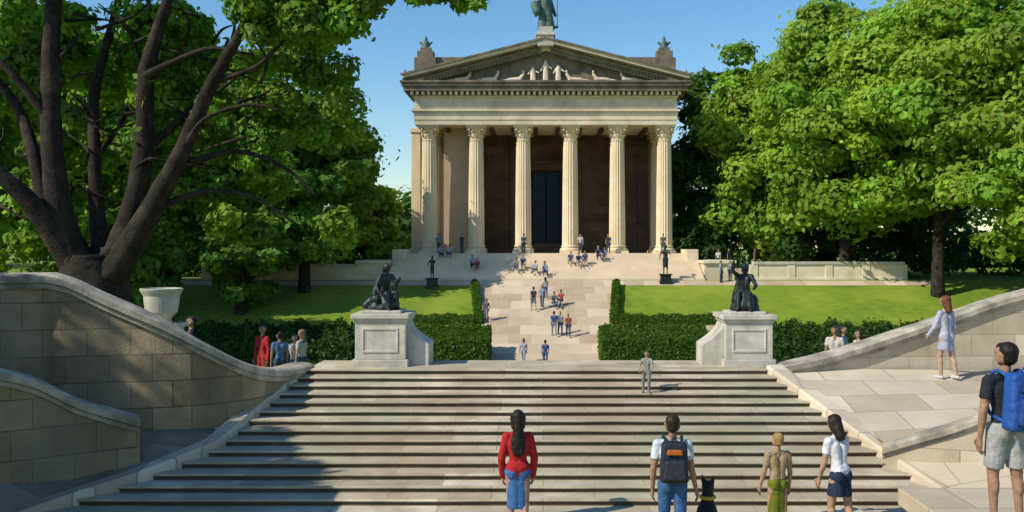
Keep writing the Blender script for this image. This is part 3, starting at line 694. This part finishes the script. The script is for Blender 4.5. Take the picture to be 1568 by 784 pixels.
def rake(side,z_in,z_out,yf,yb,mi):
    xe=L if side<0 else Rr_
    mb.prism([(xe,zc+.01+z_in),(xe,zc+.01+z_out),(cx,apex+z_out-.35),(cx,apex+z_in-.35)],yf,yb,mi)
for s in(-1,1):
    rake(s,.003,.16,78.6,80.02,1); rake(s,.163,.42,78.15,80.02,2); rake(s,.423,.58,78.0,80.02,1); rake(s,-.42,0.0,78.95,80.02,2)
for i in range(1,44):
    for s in(-1,1):
        t=i/45; xe=L if s<0 else Rr_; x=xe+(cx-xe)*t; z=zc+(apex-.35-zc)*t-.42
        if z<zc+.05: continue
        mb.box(x-.11,x+.11,78.72,78.96,z-.2,z+.3,1)
mb.obj('pediment',[M_tcorn,M_tcorn,M_tent],TE)
mb=MB(); mb.prism([(L+.1,zc+.3),(cx,apex+.0),(Rr_-.1,zc+.3)],80.03,104,0); mb.obj('gable_roof',[M_troof],TE)
P=[]
def fig(x,h,lay=0):
    z=zc+.02; y=79.15
    if lay:
        P.extend([((x,y,z+.25),(x+lay*1.0,y,z+.22),.2,.15,0),((x,y,z+.3),(x-lay*.25,y,z+.65),.18,.15,0),((x-lay*.28,y-.05,z+.85),(x-lay*.28,y-.05,z+.9),.12,.12,0),((x+lay*1,y,z+.2),(x+lay*1.7,y,z+.12),.12,.08,0)])
    else:
        P.extend([((x-.08,y,z+.1),(x-.05,y,z+h*.5),.16,.19,0),((x+.1,y,z+.1),(x+.06,y,z+h*.5),.16,.19,0),((x,y,z+h*.5),(x,y,z+h*.78),.19,.22,0),((x,y-.05,z+h*.9),(x,y-.05,z+h*.93),.13,.13,0),((x-.2,y,z+h*.75),(x-.42,y-.1,z+h*.5),.09,.07,0),((x+.2,y,z+h*.75),(x+.5,y-.1,z+h*.6),.09,.07,0)])
fig(.2,1.9);fig(-.9,1.3);fig(1.3,1.5);fig(-2.0,1.1,-1);fig(2.3,1.0,1);fig(-4.2,1,-1);fig(4.6,1,1);fig(-6.6,1,-1);fig(7,1,1)
sculpt('pediment_relief',P,[M_tent],.05,parent=TE)
mb=MB(); mb.box(-11.2,11.6,86,102,14.4,17.35,0); mb.box(-11.5,11.9,85.7,102.3,17.35,17.6,1); mb.box(-11.35,11.75,85.85,102.2,17.6,17.95,1)
for x in (-11.0,11.3):
    mb.box(x-1.0,x+1.0,84.9,86.6,14.4,17.75,1); mb.box(x-.75,x+.75,85.1,86.4,17.75,18.4,1); mb.box(x-.5,x+.5,85.3,86.2,18.4,18.75,1)
mb.obj('attic',[M_tcorn,M_tcorn],TE,bevel=.03)
for x in (-11.0,11.3):
    sculpt('acroterion',[((x,85.7,18.7),(x,85.7,19.2),.38,.3,0),((x,85.7,19.2),(x,85.7,19.75),.22,.12,0),((x-.2,85.7,19),(x-.55,85.7,19.3),.16,.1,0),((x+.2,85.7,19),(x+.55,85.7,19.3),.16,.1,0)],[M_patina],.06,parent=TE)
for x in (-11.9,12.3):
    sculpt('acroterion',[((x,78.7,14.5),(x,78.7,14.9),.26,.2,0),((x,78.7,14.9),(x,78.7,15.3),.15,.08,0),((x-.15,78.7,14.8),(x-.4,78.7,15.05),.12,.07,0),((x+.15,78.7,14.8),(x+.4,78.7,15.05),.12,.07,0)],[M_tcorn],.05,parent=TE)
mb=MB(); mb.box(-.5,.9,78.1,79.7,17.3,18.2); mb.box(-.62,1.02,78.0,79.8,18.2,18.4); mb.box(-.42,.82,78.3,79.5,18.4,19.0); mb.obj('apex_plinth',[M_ped],TE,bevel=.03)
mb=MB()
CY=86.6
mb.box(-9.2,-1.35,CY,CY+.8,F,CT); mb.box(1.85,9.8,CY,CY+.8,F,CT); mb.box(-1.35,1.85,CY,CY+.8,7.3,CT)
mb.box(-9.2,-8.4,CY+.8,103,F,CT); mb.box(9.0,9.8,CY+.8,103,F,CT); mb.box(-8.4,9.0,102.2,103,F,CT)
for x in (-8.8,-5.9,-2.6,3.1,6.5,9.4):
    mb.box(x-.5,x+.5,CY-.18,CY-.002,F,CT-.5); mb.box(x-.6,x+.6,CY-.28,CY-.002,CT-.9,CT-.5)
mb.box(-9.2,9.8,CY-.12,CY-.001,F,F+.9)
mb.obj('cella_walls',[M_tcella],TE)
mb=MB(); mb.box(-1.75,-1.2,CY-.35,CY+.1,F,7.4);mb.box(1.7,2.25,CY-.35,CY+.1,F,7.4);mb.box(-1.9,2.4,CY-.4,CY+.1,7.4,7.95);mb.box(-2.1,2.6,CY-.6,CY+.1,7.95,8.25)
mb.obj('door_frame',[M_tcella],TE,bevel=.02)
mb=MB(); 
for a,b in((-1.2,.22),(.28,1.7)):
    mb.box(a,b,CY+.45,CY+.6,F,7.3)
    for j in range(5): mb.box(a+.18,b-.18,CY+.38,CY+.452,F+.3+j*1.5,F+1.5+j*1.5)
mb.obj('door',[M_door],TE,bevel=.02)
mb=MB(); mb.box(-8.9,-6.7,81.8,CY-.3,F,CT-.01); mb.obj('sun_patch_wall',[mat('sun_patch_stone',(.5,.38,.25),(.4,.3,.2),.8,.9,.2,bscale=8)],TE)  # added wall block, paler than the cella, stands in for a sunlit patch
mb=MB()
for i in range(12):
    x=-10.6+i*1.95; mb.box(x,x+.35,80.9,86.0,CT-.35,CT-.004)
mb.obj('porch_beams',[M_tcella],TE)
ax,ay,az=.2,78.9,19.0
P=[((ax-.25,ay,az+.1),(ax-.15,ay,az+1.6),.5,.38,0),((ax+.3,ay,az+.1),(ax+.15,ay,az+1.6),.5,.38,0),((ax,ay,az+1.6),(ax,ay,az+2.5),.42,.46,0),((ax,ay,az+2.9),(ax,ay-.05,az+3.15),.2,.27,0),
 ((ax-.4,ay,az+2.5),(ax-.9,ay-.3,az+1.9),.17,.13,0),((ax-.9,ay-.3,az+1.9),(ax-.75,ay-.5,az+1.3),.4,.38,0),((ax+.4,ay,az+2.5),(ax+.95,ay-.1,az+2.9),.17,.12,0),((ax+.95,ay-.1,az+2.9),(ax+1.0,ay-.1,az+3.7),.12,.1,0),
 ((ax+.3,ay+.3,az+2.4),(ax+.85,ay+.6,az+1.2),.3,.12,0),((ax-.3,ay+.3,az+2.4),(ax-.85,ay+.6,az+1.2),.3,.12,0),((ax+1.0,ay-.1,az),(ax+1.0,ay-.1,az+4.2),.06,.05,0),((ax-.6,ay,az+.06),(ax+1.0,ay,az+.06),.12,.12,0)]
sculpt('apex_statue',P,[M_patina],.06,parent=TE)
# ------------------------------------------------------------------ statues: seated draped figures on rocks
rock=[((-.09,-.06,-.13),(.09,-.06,-.13),.12,.13),((-.1,-.02,-.25),(.12,-.04,-.25),.13,.12),((-.12,.12,-.27),(.12,.12,-.27),.09,.09),((-.13,0,-.28),(.15,-.1,-.28),.1,.1),
      ((0,.1,-.03),(.0,.19,-.2),.08,.1),((-.06,.1,-.03),(-.08,.2,-.2),.07,.08),((.06,.1,-.03),(.08,.2,-.2),.07,.08),((.0,-.07,.2),(.0,-.1,-.1),.06,.11),((.09,-.03,.22),(.13,-.06,-.05),.04,.08)]
seatL=[((-.18,1,.0),(0,.05,-1)),((.18,1,-.05),(0,.2,-1))]
person('seated_statue',(-3.12,17.95,-1.21),1.20,-140,voxel=.012,override=M_bronze,bottom='long',lean=.22,arms=[((-.3,.5,-.8),(.5,.8,.3)),((.45,.1,-.8),(.1,.6,-.6))],legs=seatL,hairlen='mid',sleeve='long',extra_prims=rock+[((-.12,.12,.05),(-.16,.2,.22),.04,.03),((.1,-.12,-.1),(.26,-.16,-.22),.09,.06)])
person('seated_statue',(3.95,17.92,-1.23),1.22,165,voxel=.012,override=M_bronze,bottom='long',lean=.05,arms=[((-.4,.3,-.8),(.1,.9,-.2)),((.3,.5,.3),(-.1,.3,.9))],legs=seatL,hairlen='mid',sleeve='long',extra_prims=rock)
def midstatue(x,d,h):
    z=step_z(d); 
    mb=MB(); mb.box(x-.5,x+.5,d-.5,d+.5,z-.4,z+.12);mb.box(x-.4,x+.4,d-.4,d+.4,z+.12,z+.6);mb.box(x-.48,x+.48,d-.48,d+.48,z+.6,z+.7)
    e=mb.obj('bronze_statue',[M_bronze],None,bevel=.02)
    p=person('figure',(x,d,z+.7),h,170,voxel=.03,override=M_bronze,fingers=False,bottom='midskirt',arms=[((-.3,.5,-.6),(.2,.9,.3)),((.4,.1,-.8),(.1,.3,-1))]); p.parent=e
midstatue(-8.75,72.0,1.75); midstatue(9.75,73.0,2.35)
mb=MB(); ux,uy=-8.35,20.0; uz=prof(uy)
mb.box(ux-.36,ux+.36,uy-.36,uy+.36,uz-.2,uz+1.45); mb.box(ux-.42,ux+.42,uy-.42,uy+.42,uz+1.45,uz+1.55)
mb.rev([(.25,uz+1.55,0),(.2,uz+1.62,0),(.22,uz+1.68,0),(.33,uz+1.8,0),(.36,uz+2.0,0),(.37,uz+2.15,0),(.43,uz+2.25,0),(.45,uz+2.31,0),(.40,uz+2.32,0),(.36,uz+2.2,0)],ux,uy,32)
mb.obj('stone_urn',[M_ped],bevel=.01)
# ------------------------------------------------------------------ people
def Z(x,d): return stair_z(d)
person('woman_in_red_jacket',(-.33,11.9,Z(0,11.9)),1.66,4,(.45,.018,.02),(.05,.15,.38),(.015,.009,.006),0,(.2,.15,.1),sleeve='long',bottom='midskirt',hairlen='long',female=True,voxel=.011,
  arms=[((-.24,-.02,-1),(.06,.3,-1)),((.24,0,-1),(-.06,.3,-1))],legs=[((-.02,.14,-1),(0,-.05,-1)),((.02,-.06,-1),(0,-.2,-1))],
  extra_prims=[((-.03,0,.0),(.03,0,.0),.064,.064),((-.03,-.01,.03),(.03,-.01,.03),.064,.064)])
person('man_with_backpack',(1.61,11.4,Z(0,11.4)),1.79,-3,(.64,.70,.78),(.045,.12,.28),(.03,.018,.01),1,(.3,.3,.3),sleeve='short',bottom='long',voxel=.011,
  arms=[((-.18,-.05,-1),(-.03,.2,-1)),((.18,.05,-1),(.22,.1,-1))],legs=[((-.02,.16,-1),(0,-.05,-1)),((.02,-.08,-1),(0,-.15,-1))],bag=((.018,.025,.045),(.03,.035,.05),1.0,(.5,.13,.02)))
person('child_in_green',(3.05,11.9,Z(0,11.9)),1.36,15,(.40,.28,.16),(.14,.17,.012),(.36,.22,.08),0,(.3,.25,.2),sleeve='short',bottom='midskirt',voxel=.01,
  arms=[((-.2,.1,-1),(-.1,.35,-1)),((.18,.0,-1),(.05,.2,-1))],legs=[((-.02,.16,-1),(0,-.05,-1)),((.02,-.08,-1),(0,-.15,-1))])
person('girl_in_white_shirt',(3.85,11.85,Z(0,11.85)),1.6,26,(.74,.74,.78),(.018,.03,.07),(.018,.01,.007),0,(.5,.5,.5),sleeve='short',bottom='skirt',hairlen='mid',female=True,lean=.16,voxel=.011,
  arms=[((-.16,.1,-1),(-.05,.35,-1)),((.2,.25,-1),(.0,.5,-.9))],legs=[((-.02,.2,-1),(0,-.05,-1)),((.02,-.12,-1),(0,-.2,-1))],headpitch=.15,
  extra_prims=[((-.025,0,.03),(.025,0,.03),.062,.062)])
person('man_with_blue_backpack',(4.6,9.1,-2.73),1.8,10,(.018,.022,.035),(.38,.38,.38),(.012,.008,.006),1,(.4,.4,.4),sleeve='short',bottom='shorts',voxel=.01,
  arms=[((-.22,-.02,-1),(-.02,.16,-1)),((.2,.1,-1),(.0,.4,-.9))],legs=[((-.03,.12,-1),(0,-.03,-1)),((.05,-.04,-1),(0,-.1,-1))],bag=((.02,.09,.36),(.015,.06,.27),1.12,(.015,.03,.1)),headturn=.25)
person('girl_on_terrace',(7.45,16.9,-2.415),1.55,25,(.45,.46,.58),(.40,.42,.52),(.16,.05,.025),2,(.6,.6,.6),sleeve='long',bottom='skirt',hairlen='mid',female=True,voxel=.012,lean=.05,
  arms=[((-.2,.3,-1),(.1,.6,-.6)),((.15,-.15,-1),(.0,.3,-1))],legs=[((-.04,.2,-1),(0,-.1,-1)),((.02,-.15,-1),(0,-.3,-1))])
beast('black_dog',(2.06,11.6,Z(0,11.6)),.98,-20,[cloth((.014,.013,.013),.6),cloth((.12,.07,.035),.7),cloth((.01,.01,.01),.2),cloth((.6,.42,.02),.6)],.014)
person('toddler',(1.82,16.1,Z(0,16.1)),.74,165,(.3,.3,.27),(.2,.2,.17),(.12,.08,.05),0,(.2,.2,.2),voxel=.017,hairlen='short',arms=[((-.3,.3,-.8),(.1,.7,-.5)),((.3,.3,-.8),(-.1,.7,-.5))],legs=[((-.1,.5,-1),(0,.0,-1)),((.1,.4,-1),(0,.0,-1))])
def lz(d): return prof(d)+.02
person('person',(-7.4,24.1,lz(24.1)),1.74,150,(.45,.03,.03),(.4,.03,.03),(.06,.03,.02),0,sleeve='long',voxel=.018)
person('person',(-6.92,24.0,lz(24)),1.55,30,(.12,.2,.38),(.05,.08,.16),(.02,.014,.01),0,voxel=.018)
person('person',(-6.62,24.3,lz(24.3)),1.5,190,(.6,.6,.6),(.1,.15,.3),(.05,.03,.02),0,voxel=.018)
person('person',(-6.32,23.9,lz(23.9)),1.6,70,(.5,.48,.45),(.04,.07,.16),(.2,.11,.05),0,hairlen='mid',female=True,voxel=.018)
person('person',(7.65,24.0,lz(24)),1.7,160,(.6,.55,.5),(.3,.2,.12),(.05,.03,.02),1,voxel=.018)
person('person',(7.98,24.3,lz(24.3)),1.72,240,(.25,.34,.5),(.05,.08,.16),(.03,.02,.01),0,voxel=.018)
person('person',(8.3,24.1,lz(24.1)),1.6,100,(.62,.6,.6),(.15,.2,.35),(.05,.03,.02),0,voxel=.018,female=True,hairlen='mid')
person('person',(-8.05,20.9,lz(20.9)),1.75,120,(.02,.02,.03),(.03,.03,.03),(.02,.01,.01),0,voxel=.02)
walkL=[((-.03,.3,-1),(0,.05,-1)),((.03,-.25,-1),(0,-.5,-1))]
sit=[((-.15,1,.28),(0,.25,-1)),((.15,1,.3),(0,.15,-1))]
sitarms=[((-.2,.4,-1),(.1,.9,-.2)),((.2,.4,-1),(-.1,.9,-.2))]
lounge=[((-.12,1,.1),(0,.8,-.5)),((.1,1,.35),(0,.4,-1))]
C_=[(.12,.2,.4),(.55,.55,.55),(.05,.07,.15),(.35,.42,.55),(.4,.05,.04),(.2,.22,.25),(.5,.42,.3)]
walkers=[(.12,57.3,0,(.04,.09,.24),(.05,.12,.25)),(-1.25,57.6,160,(.3,.38,.5),(.3,.33,.42)),(.72,62.1,10,(.05,.12,.32),(.3,.33,.38)),(1.15,62.3,190,(.6,.6,.6),(.05,.08,.16)),(1.68,61.9,185,(.42,.1,.04),(.06,.09,.2)),
 (-.72,66.8,20,(.07,.08,.1),(.2,.22,.3)),(-.1,67.4,170,(.25,.33,.5),(.2,.2,.25)),(.15,69.4,10,(.55,.55,.6),(.1,.14,.25)),(-4.05,64.8,160,(.1,.11,.15),(.2,.2,.25))]
for i,(x,d,f,c,p) in enumerate(walkers):
    person('person',(x,d,lz(d)),random.uniform(1.62,1.8),f,c,p,random.choice([(.02,.012,.01),(.3,.18,.07),(.06,.03,.02)]),i%3,legs=walkL,voxel=.024,fingers=False,bottom=random.choice(['long','long','shorts']),hairlen=random.choice(['short','mid']),arms=[((-.15,-.3,-1),(0,.2,-1)),((.15,.3,-1),(0,.6,-1))])
seats=[(.75,67.6,200),(1.35,68.0,150),(-5.4,75.0,170),(-5.9,75.6,200),(-2.2,75.0,170),(-1.7,75.6,190),(-.6,74.6,150),(.1,74.2,190),(2.3,76.4,170),(2.9,76.0,200),(3.5,76.2,160),(4.6,77.0,190),(5.2,77.2,170),(-7.9,77.3,170),(-8.7,77.6,190)]
for i,(x,d,f) in enumerate(seats):
    z=step_z(d) if d>73.5 else lz(d)
    person('seated_person',(x,d,z),random.uniform(1.6,1.78),f,random.choice(C_),random.choice([(.04,.07,.16),(.1,.14,.25),(.03,.03,.04),(.3,.28,.25)]),random.choice([(.02,.012,.01),(.25,.14,.06)]),i%3,legs=sit if i%2 else lounge,arms=sitarms,lean=.15,voxel=.026,fingers=False,hairlen=random.choice(['short','mid']))
for x,d,f,c in ((-7.0,78.7,150,(.04,.05,.07)),(-9.0,78.9,180,(.15,.25,.4)),(3.2,78.8,170,(.5,.5,.5)),(-1.7,78.9,20,(.1,.12,.2)),(5.6,78.8,190,(.06,.06,.08)),(10.3,78.7,170,(.1,.1,.12))):
    person('person',(x,d,F),1.72,f,c,(.06,.08,.13),(.02,.012,.01),0,voxel=.026,fingers=False)
for x,d in ((15.4,80.5),(16.4,80.8),(18.6,80.4),(14.2,73.0),(15.0,73.4)):
    person('person',(x,d,prof(d)+(.8 if d>80 else 0)),1.7+random.uniform(-.08,.1),random.uniform(120,240),random.choice(C_),(.05,.07,.12),(.02,.012,.01),0,voxel=.026,fingers=False)
mb=MB(); mb.box(13.8,24,80.15,84,-3,prof(80)+.8); mb.obj('side_terrace',[M_step])
# ------------------------------------------------------------------ light, world, camera
tv=Vector((.76,.40,-.72)).normalized()
sd=bpy.data.lights.new('sun','SUN'); sd.energy=5.0; sd.angle=math.radians(.5); sd.color=(1,.92,.76)
so=bpy.data.objects.new('sun',sd); link(so); so.rotation_euler=tv.to_track_quat('-Z','Y').to_euler()
w=bpy.data.worlds.new('World'); scene.world=w; w.use_nodes=True; nt=w.node_tree
sky=nt.nodes.new('ShaderNodeTexSky'); sky.sky_type='NISHITA'; sky.sun_disc=False
sky.sun_elevation=math.asin(-tv.z); sky.sun_rotation=math.atan2(-tv.x,-tv.y)
sky.air_density=1.2; sky.dust_density=.2; sky.ozone_density=3.5
hs=nt.nodes.new('ShaderNodeHueSaturation'); hs.inputs['Saturation'].default_value=1.25
nt.links.new(sky.outputs[0],hs.inputs['Color'])
nt.links.new(hs.outputs[0],nt.nodes['Background'].inputs[0]); nt.nodes['Background'].inputs[1].default_value=.15
cd=bpy.data.cameras.new('camera'); cam=bpy.data.objects.new('camera',cd); link(cam)
cd.sensor_width=36; cd.lens=1400/1568*36; cd.clip_end=3000; cd.shift_x=-48/1568; cd.shift_y=-12/1568
cam.location=(0,0,0); cam.rotation_euler=(math.radians(90),0,0)
scene.camera=cam
scene.view_settings.view_transform='Standard'; scene.view_settings.look='None'; scene.view_settings.exposure=0
